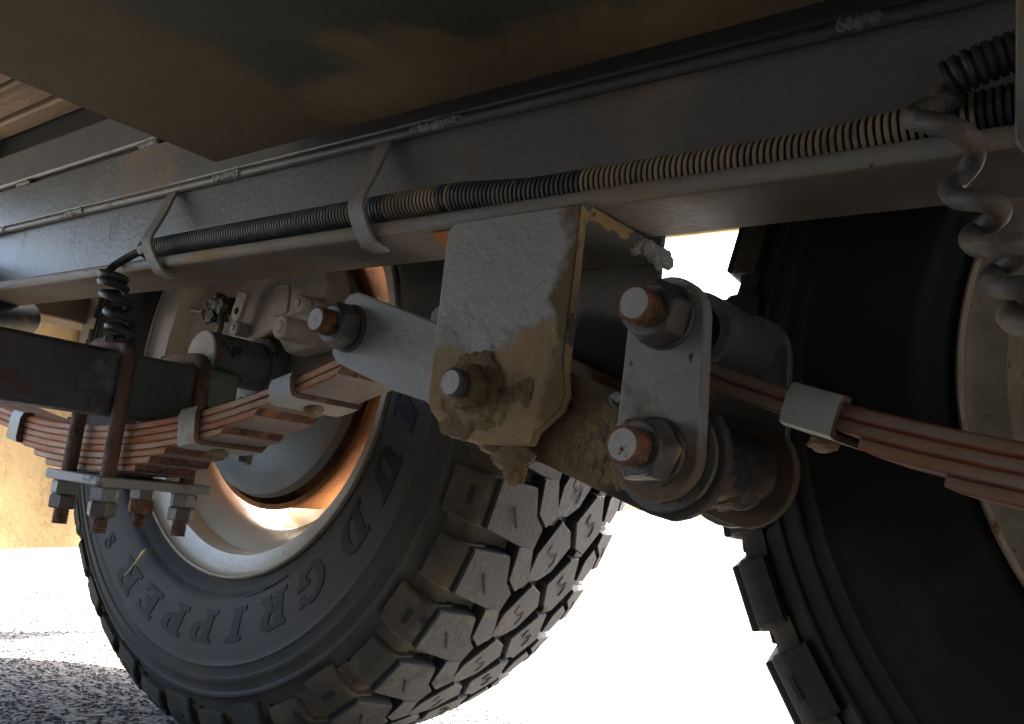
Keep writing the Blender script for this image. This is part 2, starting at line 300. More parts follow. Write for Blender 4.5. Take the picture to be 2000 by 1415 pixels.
for i in range(n+1):
    y = .40+.45*i/n; w_ = .012*math.sin(i*.9)
    for x in (-1.335+w_, -1.329+w_): fl.v += [(x, y, -.152-.006*math.sin(i*.5)), (x, y, .44)]
for i in range(n):
    a = 4*i; b = a+4
    fl.f += [(a, b, b+1, a+1), (a+2, a+3, b+3, b+2), (a, a+2, b+2, b), (a+1, b+1, b+3, a+3)]; fl.mi += [0]*4
tag(fl.build('mud_flap', M_flap, None, loc=(-1.335, .6, .44)), 'sunlit tan dusty mud flap hanging behind the left wheel, at the left edge', 'mud flap')
# tank underside
tank = MB(); TX0, TY, TZ = -.632, .367, .236
prismx(tank, [(-.55, TZ+.004), (-.546, TZ), (TY-.008, TZ), (TY-.002, TZ+.002), (TY, TZ+.008), (TY, .40), (-.55, .40)], TX0, 1.1)
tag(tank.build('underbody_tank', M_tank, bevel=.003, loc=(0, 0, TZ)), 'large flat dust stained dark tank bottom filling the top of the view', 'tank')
# ------------------------------------------------------------------ chassis rail
rail = thing('chassis_rail', 'long grey painted steel chassis rail running across the picture above the springs', 'chassis rail', (-.4, .41, .15))
RX0, RX1 = XL+.02, 3.1
mb = MB(); box(mb, RX0, RX1, .412, .424, .172, .248); mb.build('web', M_web, rail)
mb = MB(); r_ = .0045
yl0, yl1, z0, z1 = .3845, .4445, .1655, .1765
zb = .1635
lip = [(yl1, zb), (yl1, zb+.009)] + [(.412, zb+.009+.002)] + [(yl0+.004-.004*math.sin(R(a)), zb+.0065+.0045*math.cos(R(a))) for a in range(0, 91, 15)] + [(yl0+.0055-.0055*math.cos(R(a)), zb+.0055-.0055*math.sin(R(a))) for a in range(0, 91, 15)]
prismx(mb, lip, RX0, RX1)
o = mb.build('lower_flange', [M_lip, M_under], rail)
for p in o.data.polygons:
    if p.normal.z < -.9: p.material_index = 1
mb = MB(); tube(mb, [(RX0, .4085, .2495), (-1.2, .4083, .2493), (RX1, .4085, .2497)], .0040, 12); mb.build('edge_roll', M_web, rail)
mb = MB(); box(mb, RX0, RX1, .4075, .43, .2545, .3045); mb.build('upper_beam', M_web, rail, bevel=.002)
mb = MB(); box(mb, RX0, RX1, .4065, .43, .3095, .354); mb.build('top_beam', M_web, rail, bevel=.003)
mb = MB(); box(mb, RX0, RX1, .4135, .4285, .3046, .3094); mb.build('seam_filler', M_dark, rail)
def weld(x0, x1, z, y, parent, name='weld_bead', r=.004, mt=M_weld):
    mb = MB(); k = max(3, int((x1-x0)/.0035))
    for i in range(k):
        x = x0+(x1-x0)*(i+.5)/k
        blob(mb, (x, y, z+random.uniform(-.0006, .0006)), (.0034, r*.8, r*random.uniform(.8, 1.15)), i+x*10, n=2, amp=.25)
    return mb.build(name, mt, parent)
for x0, x1 in ((-.452, -.405), (-.705, -.665), (-.995, -.955), (-1.2, -1.16), (-.150, -.13)):
    weld(x0, x1, .2495, .4055, rail)
for x0, x1 in ((-.86, -.825), (-1.155, -1.12)): weld(x0, x1, .307, .4085, rail)
# straps round the conduit
def strap(x, label, wdt=.016, lean=.02):
    t = thing('conduit_strap', label, 'strap', (x, .40, .17), 'flat steel straps holding the conduit to the rail')
    path = [(.4105, .2465), (.405, .240), (.396, .222), (.3855, .203), (.3795, .193), (.3765, .184), (.3785, .174), (.3825, .1665), (.3870, .1605), (.398, .1585)]
    path = [(p.x, p.y) for p in smoothpath([(a, b, 0) for a, b in path], 4)]
    th = .0028; L_ = []; n = len(path)
    for i, (a, b) in enumerate(path):
        q0 = path[max(0, i-1)]; q1 = path[min(n-1, i+1)]; d = Vector((q1[0]-q0[0], q1[1]-q0[1])).normalized()
        L_.append((a-d.y*th*0+d.y*th, b-d.x*th))
    mb = MB(); v = []
    for i, ((a, b), (c, d)) in enumerate(zip(path, L_)):
        sh = -lean*(b-.17)/.075
        w2 = wdt*.5
        v += [(x+sh-w2, a, b), (x+sh+w2, a, b), (x+sh+w2, c, d), (x+sh-w2, c, d)]
    f = [(0, 1, 2, 3), tuple(4*(n-1)+k for k in (3, 2, 1, 0))]
    for i in range(n-1):
        f += [(4*i+k, 4*i+(k+1) % 4, 4*i+4+(k+1) % 4, 4*i+4+k) for k in range(4)]
    mb.add(v, f); mb.build('band', M_strap, t, smooth=40, bevel=.0006, seg=1)
    weld(x-.008, x+.008, .1602, .389, t, 'weld_bead', .0026, M_lip)
    mb = MB(); cyl(mb, (x-lean*.58, .214), .0016, .3885, .3915, 10); mb.build('rivet', M_dark, t)
    return t
strap(-.738, 'flat steel strap at the left end of the conduit, beside the thin coiled cable', lean=.036)
strap(-.461, 'flat steel strap in the middle of the conduit, left of the big hanger bracket')
t = thing('conduit_bracket', 'tall grey steel bracket plate at the right edge holding two conduits', 'bracket', (-.055, .38, .16))
mb = MB(); prism(mb, [(-.066, .2245), (-.0645, .160), (-.058, .150), (-.02, .150), (-.02, .228), (-.06, .228)], .372, .378); box(mb, -.066, -.06, .378, .411, .166, .224)
mb.build('plate', M_strap, t, bevel=.001)
# ------------------------------------------------------------------ corrugated conduits
def conduit(name, pts, r, label, pitch=.0035, n=20, mats=(M_ring, M_groove), tan=None):
    P = smoothpath(pts, 40); d = [0]
    for a, b in zip(P, P[1:]): d.append(d[-1]+(b-a).length)
    Lt = d[-1]; A = np.array([tuple(p) for p in P]); D = np.array(d); k = int(Lt/pitch); s = []; rr = []; mi = []
    for i in range(k):
        for q, f_, mm in ((.0, 1.0, 0), (.09, 1.07, 0), (.58, 1.07, 0), (.68, 1.0, 1), (.73, .88, 1), (.93, .88, 1)):
            s.append((i+q)*pitch); rr.append(r*f_); mi.append(mm)
    s = np.array(s); C_ = [tuple(np.interp(v, D, A[:, j]) for j in range(3)) for v in s]
    mb = MB(); tube(mb, C_, rr, n, True)
    nf = n*(len(C_)-1)
    for i in range(len(C_)-1):
        mm = mi[i]
        if tan and mm == 0:
            xx = C_[i][0]+math.sin(int(i/6)*1.7)*.006
            if any(a < xx < b for a, b in tan): mm = 2
        for q in range(n): mb.mi[i*n+q] = mm
    o = mb.build(name, list(mats), None, loc=tuple(C_[len(C_)//2]), smooth=50)
    return tag(o, label, 'conduit', 'corrugated cable conduits along the rail')
conduit('corrugated_conduit', [(-.768, .3975, .1875), (-.73, .399, .1885), (-.60, .3995, .1893), (-.485, .3990, .1895), (-.40, .3990, .1890), (-.33, .3995, .1835), (-.28, .3995, .1830), (-.2, .3995, .1822), (-.15, .3995, .1825), (-.10, .3995, .1865), (-.04, .400, .190)], .0092,
        'long black corrugated conduit caked in tan dust lying along the rail flange', mats=(M_ring, M_groove, M_ringdust), tan=((-.490, -.474), (-.455, -.400), (-.288, -.088)))
conduit('corrugated_conduit', [(-.0925, .381, .196), (-.083, .3805, .1995), (-.06, .383, .206), (-.03, .385, .2105)], .0082,
        'short black corrugated conduit at the upper right, above the dusty long one', pitch=.0040, mats=(M_cabledark, M_groove))
# cable clamp end at left of conduit
# far side of the trailer, behind the viewer: rail, skirt and an unseen box added to shade the underside
far = thing('far_chassis_rail', 'matching chassis rail on the other side of the trailer', 'chassis rail', (-.4, -.95, .16))
mb = MB(); box(mb, RX0, RX1, -1.0, -.95, .165, .40); mb.build('rail_beam', M_web, far, bevel=.003)
t = thing('shade_box', 'added unseen box that blocks light under the other side of the trailer', 'box', (.8, -1.4, .0))
mb = MB(); box(mb, .6, 2.2, -1.7, -1.1, -.12, .42); mb.build('box_body', M_dark, t, bevel=.01)
t = thing('far_wheel_guard', 'mudguard skirt on the other side of the trailer', 'mudguard', (-.8, -1.74, .3))
mb = MB(); box(mb, -1.2, 3.2, -1.75, -1.744, .30, .46); mb.build('skirt', M_dark, t)
# ------------------------------------------------------------------ coiled cables
def coil(name, pre, axis, rad, turns, wire, phase, label, mt, post=()):
    P = [Vector(p) for p in pre]; ax = smoothpath(axis, 30); n = int(turns*22); H = []
    for i in range(n+1):
        t = i/n; q = t*(len(ax)-1); a = ax[int(min(q, len(ax)-2))].lerp(ax[int(min(q, len(ax)-2))+1], q-int(min(q, len(ax)-2)))
        ph = phase+2*math.pi*turns*t; rd = rad[0]+(rad[1]-rad[0])*t
        H.append(a+Vector((math.cos(ph)*rd, math.sin(ph)*rd, 0)))
    mb = MB(); full = smoothpath(P+H[:1], 8)[:-1]+H+[Vector(p) for p in post]
    tube(mb, full, wire, 14); return tag(mb.build(name, mt, None, loc=tuple(full[0]), smooth=60), label, 'cable')
coil('coiled_cable', [(-.765, .392, .187), (-.785, .389, .183), (-.805, .380, .170)], [(-.790, .372, .158), (-.784, .372, .143), (-.762, .372, .115), (-.752, .372, .094)], (.010, .0105), 5.2, .0037, 3.3,
     'thin black coiled cable dropping from the left end of the conduit', M_cabledark)
t = thing('cable_gland', 'small black cable gland at the left end of the conduit', 'cable gland', (-.777, .392, .187))
mb = MB(); tube(mb, [(-.785, .3925, .1845), (-.781, .3925, .1855), (-.780, .3925, .1856), (-.772, .393, .187), (-.768, .393, .1875)], [.0055, .0085, .009, .009, .0082], 8); mb.build('gland_nut', M_cabledark, t, smooth=30)
def pxy(px, py, y):   # point seen at a photo position, on the plane y
    a = Vector(((px-1000)/1719, (py-707.5)/1719, 1)); r = Vector((X.dot(a), Y.dot(a), Z.dot(a))); return r*(y/r.y)
cp = [pxy(*q) for q in ((1850, 190, .385), (1828, 206, .379), (1796, 216, .366), (1780, 232, .354), (1822, 241, .345), (1872, 256, .346), (1902, 284, .354), (1898, 318, .364), (1872, 350, .366), (1856, 370, .360), (1872, 388, .349), (1918, 393, .345),
    (1948, 404, .350), (1948, 424, .361), (1914, 448, .367), (1896, 464, .362), (1908, 480, .350), (1952, 480, .345), (1990, 478, .351), (1990, 500, .362), (1952, 528, .367), (1934, 546, .361), (1950, 560, .349), (1992, 562, .345),
    (2032, 560, .352), (2020, 585, .363), (1982, 600, .366), (1970, 618, .360), (1990, 634, .349), (2030, 636, .345), (2060, 640, .352), (2040, 680, .363))]
t = thing('coiled_cable', 'thick dusty brown coiled cable hanging at the right edge of the view', 'cable', tuple(cp[0]))
tube(mb := MB(), smoothpath(cp, 6), .0044, 14); mb.build('coil', M_cable, t, smooth=60)
mb = MB(); tube(mb, [cp[0]+(cp[1]-cp[0])*k for k in (-.2, .1, .5, 1.0)], [.0066, .0066, .0062, .0048], 14); mb.build('sleeve', M_cable, t, smooth=40)
# ------------------------------------------------------------------ hanger bracket
hang = thing('hanger_bracket', 'large folded grey steel hanger bracket caked with tan mud, in the centre of the picture', 'bracket', (-.325, .38, .12))
HY0, HY1 = .3755, .4780; th = .006
front = [(-.3745, .150)] + arc(-.366, .1535, .0085, 180, 95, 5) + [(-.2745, .1625), (-.2741, .1324), (-.2753, .0755), (-.2712, .0562), (-.2735, .047), (-.2885, .0345), (-.2912, .0275), (-.3276, .0262), (-.3518, .0292), (-.3689, .0436), (-.3733, .0512)]
mb = MB(); prism(mb, front, HY0, HY0+th, 0, 1)
mb.build('front_plate', [M_hang, M_hangdust], hang, bevel=.0016)
mb = MB(); back = [(-.3745, .150), (-.366, .1705), (-.300, .1705), (-.300, .060), (-.31, .035), (-.345, .030), (-.3733, .05)]
prism(mb, back, .4852, .4912); mb.build('back_plate', M_under, hang, bevel=.0016)
mb = MB(); prof = [(HY1-.001, .1632), (HY1-.001, .1572), (HY0+.012, .1572)] + [(HY0+.006+.006-.006*math.sin(R(a)), .1512+.006*math.cos(R(a))) for a in range(0, 91, 18)] + \
    [(HY0+.0008, .1512)] + [(HY0+.0115-.0107*math.cos(R(a)), .1525+.0107*math.sin(R(a))) for a in range(0, 91, 15)]
prismx(mb, prof, -.368, -.2738); o = mb.build('top_fold', [M_under, M_hangdust], hang)
for p in o.data.polygons:
    if abs(p.normal.x) > .9: p.material_index = 1
# dust ridge on the open edge
mb = MB()
for i in range(60):
    t_ = i/59; blob(mb, (-.2743, HY0+.003, .160-.100*t_), (.0008, .0027, .0034), i, 2, .3)
for i in range(34):
    t_ = i/33; blob(mb, (-.2738, HY0+.004+.062*t_, .1592+random.uniform(-.0005, .0003)), (.0008, .0036, .0030+.0012*math.sin(i*.7)), i+50, 3, .3)
mb.build('dust_crust', M_hangdust, hang)
mb = MB()
for i in range(24): blob(mb, (-.2748+random.uniform(-.003, .003), .437+.038*i/23, .1575+random.uniform(-.003, .002)), (.003, .0035, .0042), i+90, 2, .5)
mb.build('weld_spatter', M_weld, hang)
mb = MB(); box(mb, -.372, -.2832, .4785, .4845, .043, .1850); mb.build('inner_plate', M_inner, hang, bevel=.001)
def bolt(parent, c, ybase, name='pivot_bolt', r=.0092, af=.028, nt_=.014, prot=.013, rot=10, washer=.017, mats=(M_rustbolt, M_boltend), nm=M_nut):
    hw = MB(); cyl(hw, c, washer, ybase-.0025, ybase-.0002, 28); yb = ybase-.0025
    n1 = MB(); hexnut(n1, c, af, yb-nt_, yb-.0001, rot); cyl(n1, c, af*.47, yb-nt_-.0015, yb-nt_+.001, 22)
    b = MB(); threaded(b, c, r, yb-nt_-prot, yb-nt_-.0012)
    bo = b.build(name, list(mats), parent, smooth=50)
    n1.build('nut', nm, bo, bevel=.0008); hw.build('washer', nm, bo)
    return bo
bolt(hang, (-.336, .0583), HY0, r=.0085, af=.024, nt_=.010, prot=.008, nm=M_mud, washer=.0165, mats=(M_nut, M_boltend))
mb = MB()
for i in range(26):
    a = i/26*6.28; rr = .0155+random.uniform(-.001, .003); blob(mb, (-.336+rr*math.cos(a), HY0-.0015, .0583+rr*math.sin(a)), (.0050, .0009, .0045), i, 3, .35)
for i in range(30):
    x = random.uniform(-.358, -.290); z = random.uniform(.034, .058)
    blob(mb, (x, HY0-.0001, z), (random.uniform(.003, .010), .0008, random.uniform(.003, .008)), i+9, 3, .5)
mb.build('mud_crust', M_mud, hang)
mb = MB(); blob(mb, (-.307, .3815, .0215), (.0150, .006, .0075), 4, 4, .25); blob(mb, (-.305, .3815, .0140), (.0075, .005, .0085), 7, 4, .25); blob(mb, (-.322, .3815, .0255), (.0090, .005, .004), 9, 3, .25)
tag(mb.build('mud_clump', M_mud, None, loc=(-.308, .3815, .02)), 'dried brown mud clump hanging from the lower edge of the hanger bracket', 'mud')
# red primer wedge between rail and hanger
mb = MB(); prismx(mb, [(.39, .1628), (.43, .1628), (.43, .150)], -.405, -.378); mb.build('gusset', M_drum, hang)
# ------------------------------------------------------------------ equalizer
eq = thing('equalizer_arm', 'sloping rocker arm of two steel plates through the hanger bracket, muddy at its right end', 'rocker arm', (-.342, .43, .06))
arm = [(-.478, .1205), (-.474, .1245), (-.466, .1262), (-.387, .1018), (-.277, .0695), (-.240, .0575)] + arc(-.2155, .0285, .0325, 40, -80, 9) + [(-.2220, -.0015), (-.2931, .0195), (-.3367, .0245), (-.3876, .0517), (-.4162, .0575), (-.4773, .0765), (-.4835, .083), (-.483, .098)]
for y0, y1, mt in ((.3875, .3955, M_equal), (.4735, .4815, M_eqrear)):
    rear = [(x, z+(.012 if i < 4 else 0)) for i, (x, z) in enumerate(arm)]
    mb = MB(); prism(mb, arm if y0 < .4 else rear, y0, y1); mb.build('arm_plate', mt, eq, bevel=.0012)
bolt(eq, (-.468, .100), .3875, 'spring_bolt', rot=25)
mb = MB(); cyl(mb, (-.468, .100), .015, .4, .470, 28); mb.build('bush', M_nut, eq)
mb = MB(); cyl(mb, (-.336, .0583), .021, .396, .4733, 28); mb.build('bush', M_mud, eq)
mb = MB(); cyl(mb, (-.2155, .0285), .0225, .396, .4733, 32); mb.build('bush', M_bush, eq)
mb = MB()
for i in range(70):
    a = R(random.uniform(-150, 20)); y = random.uniform(.398, .472)
    blob(mb, (-.2155+.0178*math.cos(a), y, .0285+.0178*math.sin(a)), (.0060, .010, .0060), i, 2, .3)
mb.build('mud_crust', M_bushmud, eq)
mb = MB()
for i in range(160):
    x = random.uniform(-.285, -.235); zc = .0455-(x+.285)*.32+random.uniform(-.022, .016)
    blob(mb, (x, .3874, zc), (random.uniform(.0012, .004), .0007, random.uniform(.0012, .004)), i, 2, .5)
mb.build('mud_crust', M_mud, eq)
weld(-.2485, -.2440, .055, .3868, eq, r=.0035)
# ------------------------------------------------------------------ shackle
sh = thing('spring_shackle', 'upright grey shackle plate with two big rusty bolts, right of the hanger bracket', 'shackle', (-.216, .375, .06))
def link(y0, y1, nm='shackle_plate'):
    g = 0 if y0 < .4 else .009
    p = arc(-.2165-g*.6, .0955, .0215+g*.6, 0, 180, 14)+arc(-.2158-g, .0285, .0235+g, 180, 360, 14)
    mb = MB(); prism(mb, p, y0, y1); return mb.build(nm, M_shack if y0 < .4 else M_nut, sh, bevel=.0012)
link(.3765, .3855); link(.4830, .4900)['label'] = 'dark far shackle plate'
bolt(sh, (-.2168, .0958), .3765, 'shackle_bolt', r=.0095, af=.029, rot=18)
bolt(sh, (-.2158, .0288), .3765, 'shackle_bolt', r=.0095, af=.029, rot=5)
mb = MB(); cyl(mb, (-.2158, .0285), .0285, .3858, .3874, 32); mb.build('washer', M_nut, sh)
# ------------------------------------------------------------------ leaf springs
def leaf_spring(label, fx, ends, t, eyes, mats, clips, nv=60, yw=(.405, .465)):
    """fx(x): top of the main leaf; ends: list of (x0, x1) per leaf"""
    L_ = thing('leaf_spring', label, 'leaf spring', (ends[0][0]*.5+ends[0][1]*.5, .435, .02), 'multi leaf springs of the trailer')
    for k, (x0, x1) in enumerate(ends):
        mb = MB(); v = []; n = nv
        xs = [x0+(x1-x0)*i/n for i in range(n+1)]
        for i, x in enumerate(xs):
            e = 1e-3; s = (fx(x+e)-fx(x-e))/(2*e); nx, nz = -s/math.hypot(1, s), 1/math.hypot(1, s)
            taper = 1.0; ofs = random.uniform(-.0001, .0001)
            zt = fx(x); a = k*t+.00005; b = (k+1)*t-.00005
            if k and (i == 0 or i == n): b = a+(b-a)*.8
            X0, Z0, X1, Z1 = x-nx*a, zt-nz*a, x-nx*b, zt-nz*b
            y0, y1 = yw; y0 += random.uniform(0, .0009); c = .0009
            if k and i == n and x1 < .1: X1 -= .0055; Z1 -= s*.0055
            # rounded front and back edges
            v += [(X0, y0+c, Z0), (X0*.84+X1*.16, y0, Z0*.84+Z1*.16), (X0*.16+X1*.84, y0, Z0*.16+Z1*.84), (X1, y0+c, Z1), (X1, y1-c, Z1), (X0*.3+X1*.7, y1, Z0*.3+Z1*.7), (X0*.7+X1*.3, y1, Z0*.7+Z1*.3), (X0, y1-c, Z0)]
        f = [tuple(range(8)), tuple(8*n+q for q in range(7, -1, -1))]; ml = [1, 1]
        for i in range(n):
            for q in range(8):
                f.append((8*i+q, 8*i+(q+1) % 8, 8*i+8+(q+1) % 8, 8*i+8+q)); ml.append({3: 2, 0: 3, 2: 3}.get(q, 0))
        mb.add(v, f, ml); mb.build('leaf', list(mats), L_, smooth=50)
    for cx, cz in eyes:
        mb = MB(); r1, r0 = .0215, .0150
        lathe(mb, [(r0, .4065), (r1-.001, .4065), (r1, .4075), (r1, .4625), (r1-.001, .4635), (r0, .4635)], cx, cz, 36, closed=True); mb.build('spring_eye', M_nut, L_)
    for cx, nl in clips:
        s = (fx(cx+.001)-fx(cx-.001))/.002; a = math.atan(s); zt = fx(cx); w2 = .0125; h0 = .0035; h1 = -(nl*t+.0045)
        def rp(u, y, h): return (cx+u*math.cos(a)-h*math.sin(a), y, zt+u*math.sin(a)+h*math.cos(a))
        ring = [(.3985, h0-.006), (.401, h0-.0008), (.406, h0)]+[(.466, h0-.001), (.4715, h0-.006), (.4715, h1+.006), (.466, h1)]+[(.406, h1), (.400, h1+.0012), (.3985, h1+.006)]
        ri = [(.4030, h0-.006), (.4035, h0-.0038), (.406, h0-.003)]+[(.466, h0-.003), (.4675, h0-.006), (.4675, h1+.006), (.466, h1+.0035)]+[(.406, h1+.0035), (.4035, h1+.0045), (.403, h1+.006)]
        ring = ring[0:2]+[(.405, h0), (.412, h0)]+[(.458, h0)]+ring[3:]; ri = ri[0:2]+[(.405, h0-.003), (.412, h0-.003)]+[(.458, h0-.003)]+ri[3:]
        n = len(ring); mb = MB(); v = []
        for u in (-w2, w2):
            v += [rp(u, y, h) for y, h in ring]+[rp(u, y, h) for y, h in ri]
        f = []; ml = []
        for q in range(n):
            q2 = (q+1) % n
            if q == 3: continue
            f += [(q, q2, 2*n+q2, 2*n+q), (n+q, 3*n+q, 3*n+q2, n+q2), (q, n+q, n+q2, q2), (2*n+q, 2*n+q2, 3*n+q2, 3*n+q)]; ml += [0, 0, 1, 1]
        f += [(3, n+3, 3*n+3, 2*n+3), (4, 2*n+4, 3*n+4, n+4)]; ml += [1, 1]
        mb.add(v, f, ml); c_ = mb.build('rebound_clip', [M_clip, M_cliprust], L_, smooth=50)
        mb = MB(); blob(mb, rp(-.001, .432, h1-.002), (.0075, .0075, .005), cx, 3, .25); mb.build('rivet', M_mud if cx < -.3 else M_leafR, c_)
    return L_
def fL(x): return .0205+.43*(x+.88)**2 if x > -.88 else .0205+.36*(x+.88)**2
endsL = [(-1.20, -.474), (-1.165, -.4945), (-1.07, -.588), (-1.02, -.630), (-.992, -.709), (-.960, -.733), (-.930, -.755)]
leaf_spring('left leaf spring of seven pinkish rust stained leaves clamped under the dark axle', fL, endsL, .0063, [(-.468, .100)], (M_leaf, M_leafend, M_leafunder, M_joint), [(-.673, 4), (-.554, 2), (-1.005, 4)])
co = np.polyfit([-.207, -.136, -.064, .104], [.0800, .0590, .0450, .0215], 3)
def fR(x):
    if x > .104: x = .208-x
    return float(np.polyval(co, x))
endsR = [(-.212, .42), (-.2085, .41), (-.1255, .33), (-.0885, .29), (-.04, .23), (0, .2), (.03, .18)]
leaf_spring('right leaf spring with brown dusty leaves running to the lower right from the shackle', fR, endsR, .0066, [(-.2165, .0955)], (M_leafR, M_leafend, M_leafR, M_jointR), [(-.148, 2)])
# ------------------------------------------------------------------ axles with u-bolts
AX = -.818
def axle_set(ax, lab_ax, labs, labp, axg):
    A = thing('axle', lab_ax, 'axle', (ax, .2, .06), axg)
    mb = MB(); box(mb, ax-.030, ax+.030, -1.5, .395 if False else .52, .030, .090); mb.build('axle_tube', [M_axle], A, bevel=.004)
    mb = MB(); lathe(mb, [(.0001, .4885), (.0245, .4885), (.0262, .490), (.0262, .585), (.0001, .585)], ax, .1055, 40, mi=[1, 1, 0, 0]); mb.build('spindle', [M_axle2, M_cast], A)
    for k, y in enumerate((.396, .474)):
        U = thing('u_bolt', labs[k], 'u-bolt', (ax, y, -.03), 'u-bolts clamping the springs to the axles')
        P = [(ax+.038, y, -.046)] + [(ax+.038, y, z) for z in np.linspace(-.03, .080, 6)]
        P += [(ax+.038-.017+.017*math.cos(R(a)), y, .0805+.017*math.sin(R(a))) for a in range(15, 91, 15)]
        P2 = [(2*ax-p[0], p[1], p[2]) for p in P[::-1]]
        mb = MB(); tube(mb, P+P2, .0068, 16); mb.build('rod', M_ubolt, U, smooth=60)
        for sx in (1, -1):
            c = (ax+sx*.038, y)
            for z0_, z1_ in ((-.074, -.058), (-.0225, -.004)):
                k_ = int((z1_-z0_)/.0022); th_ = MB()
                tube(th_, [(c[0], c[1], z0_+(z1_-z0_)*i/(2*k_)) for i in range(k_*2+1)], [.0073 if i % 2 == 0 else .0060 for i in range(k_*2+1)], 14)
                th_.build('thread', M_ubolt, U, smooth=50)
            for zt, zb_, mt, rt in ((-.0338, -.0465, M_nutgrey, 10), (-.0468, -.0600, M_nut if (k+sx) % 3 else M_rustbolt, 34)):
                nb = MB(); r = .0125; rt += sx*12+k*20
                v = []
                for rr_, z_ in ((r*.9, zt), (r, zt-.0015), (r, zb_+.0015), (r*.9, zb_)):
                    v += [(c[0]+rr_*math.cos(R(rt+60*i)), c[1]+rr_*math.sin(R(rt+60*i)), z_) for i in range(6)]
                f = [(q*6+i, q*6+(i+1) % 6, (q+1)*6+(i+1) % 6, (q+1)*6+i) for q in range(3) for i in range(6)]+[tuple(range(6)), tuple(range(23, 17, -1))]
                nb.add(v, f); nb.build('nut', mt, U, smooth=25)
    mb = MB(); box(mb, ax-.057, ax+.050, .383, .494, -.0335, -.0245)
    tag(mb.build('clamp_plate', M_clamp, None, bevel=.0015, loc=(ax, .44, -.03)), labp, 'clamp plate', 'clamp plates under the springs')
    return A
axle_set(AX, 'dark blue square axle tube with rust freckles, entering from the left edge',
         ('rusty u-bolt on the near side of the left spring, its bend wholly visible', 'rusty u-bolt on the far side of the left spring, next to the round spindle'),
         'flat steel clamp plate under the left spring with four nuts below it', 'trailer axles')
A2 = thing('axle', 'right hand axle tube under the right spring, beyond the right edge', 'axle', (.104, .2, .06), 'trailer axles')
mb = MB(); box(mb, .074, .134, -1.5, .52, .030, .090); mb.build('axle_tube', M_axle, A2, bevel=.004)
# ------------------------------------------------------------------ wheels
WY = .645; CZ = .108
def letter(s):
    D = {
     'I': ([(0,0),(.5,0),(.5,.15),(.38,.15),(.38,.85),(.5,.85),(.5,1),(0,1),(0,.85),(.12,.85),(.12,.15),(0,.15)], None),
     'E': ([(0,0),(.72,0),(.72,.28),(.62,.28),(.57,.15),(.35,.15),(.35,.43),(.54,.43),(.54,.58),(.35,.58),(.35,.85),(.57,.85),(.62,.72),(.72,.72),(.72,1),(0,1),(0,.85),(.1,.85),(.1,.15),(0,.15)], None),
     'P': ([(0,0),(.47,0),(.47,.15),(.35,.15),(.35,.38),(.56,.38),(.7,.44),(.78,.6),(.78,.78),(.7,.93),(.56,1),(0,1),(0,.85),(.1,.85),(.1,.15),(0,.15)], [(.35,.53),(.35,.85),(.47,.85),(.53,.8),(.53,.58),(.47,.53)]),
     'R': ([(0,0),(.45,0),(.45,.15),(.35,.15),(.35,.38),(.43,.38),(.57,0),(.88,0),(.88,.15),(.78,.15),(.66,.42),(.74,.5),(.78,.6),(.78,.78),(.7,.93),(.56,1),(0,1),(0,.85),(.1,.85),(.1,.15),(0,.15)], [(.35,.53),(.35,.85),(.47,.85),(.53,.8),(.53,.58),(.47,.53)]),
     'G': ([(.82,.66),(.82,.97),(.72,.97),(.67,.92),(.5,1),(.32,1),(.12,.87),(0,.62),(0,.38),(.12,.13),(.32,0),(.5,0),(.64,.09),(.72,.02),(.82,.02),(.82,.36),(.9,.36),(.9,.5),(.48,.5),(.48,.36),(.57,.36),(.57,.23),(.48,.16),(.38,.16),(.27,.3),(.25,.5),(.27,.7),(.38,.84),(.5,.84),(.62,.78),(.68,.66)], None),
     'D': ([(0,0),(.5,0),(.72,.13),(.84,.38),(.84,.62),(.72,.87),(.5,1),(0,1),(0,.85),(.1,.85),(.1,.15),(0,.15)], [(.35,.15),(.35,.85),(.47,.85),(.57,.7),(.6,.5),(.57,.3),(.47,.15)]),
     'U': ([(0,1),(0,.85),(.1,.85),(.1,.3),(.2,.08),(.36,0),(.54,0),(.7,.08),(.8,.3),(.8,.85),(.9,.85),(.9,1),(.48,1),(.48,.85),(.57,.85),(.57,.32),(.5,.18),(.42,.18),(.35,.32),(.35,.85),(.45,.85),(.45,1)], None),
     'M': ([(0,0),(.4,0),(.4,.15),(.3,.15),(.3,.65),(.5,.1),(.6,.1),(.8,.65),(.8,.15),(.7,.15),(.7,0),(1.15,0),(1.15,.15),(1.05,.15),(1.05,.85),(1.15,.85),(1.15,1),(.82,1),(.575,.42),(.33,1),(0,1),(0,.85),(.1,.85),(.1,.15),(0,.15)], None),
     'S': ([(.05,0),(.05,.3),(.15,.3),(.25,.17),(.42,.14),(.5,.25),(.42,.36),(.15,.48),(.04,.7),(.15,.92),(.38,1),(.55,.95),(.62,1),(.7,1),(.7,.7),(.6,.7),(.52,.82),(.35,.86),(.27,.75),(.35,.66),(.62,.54),(.76,.32),(.68,.08),(.42,0),(.25,.06),(.14,0)], None)}
    return D[s]
SW = [(.205, .566), (.214, .560), (.224, .5535), (.232, .5475), (.238, .541), (.2405, .5400), (.242, .5372), (.2455, .5345), (.248, .5330), (.262, .5300), (.300, .5270), (.3055, .5275), (.308, .5262), (.3105, .5278), (.318, .5288), (.3195, .5272), (.323, .5275), (.3245, .5293), (.332, .5312), (.334, .5295), (.3365, .5300), (.338, .5330), (.345, .5370), (.354, .5420), (.3635, .5485), (.3680, .5580), (.3720, .575), (.3765, .61), (.3775, .645)]
def sw_y(r):
    rs = [p[0] for p in SW[:26]]; return float(np.interp(r, rs, [p[1] for p in SW[:26]]))
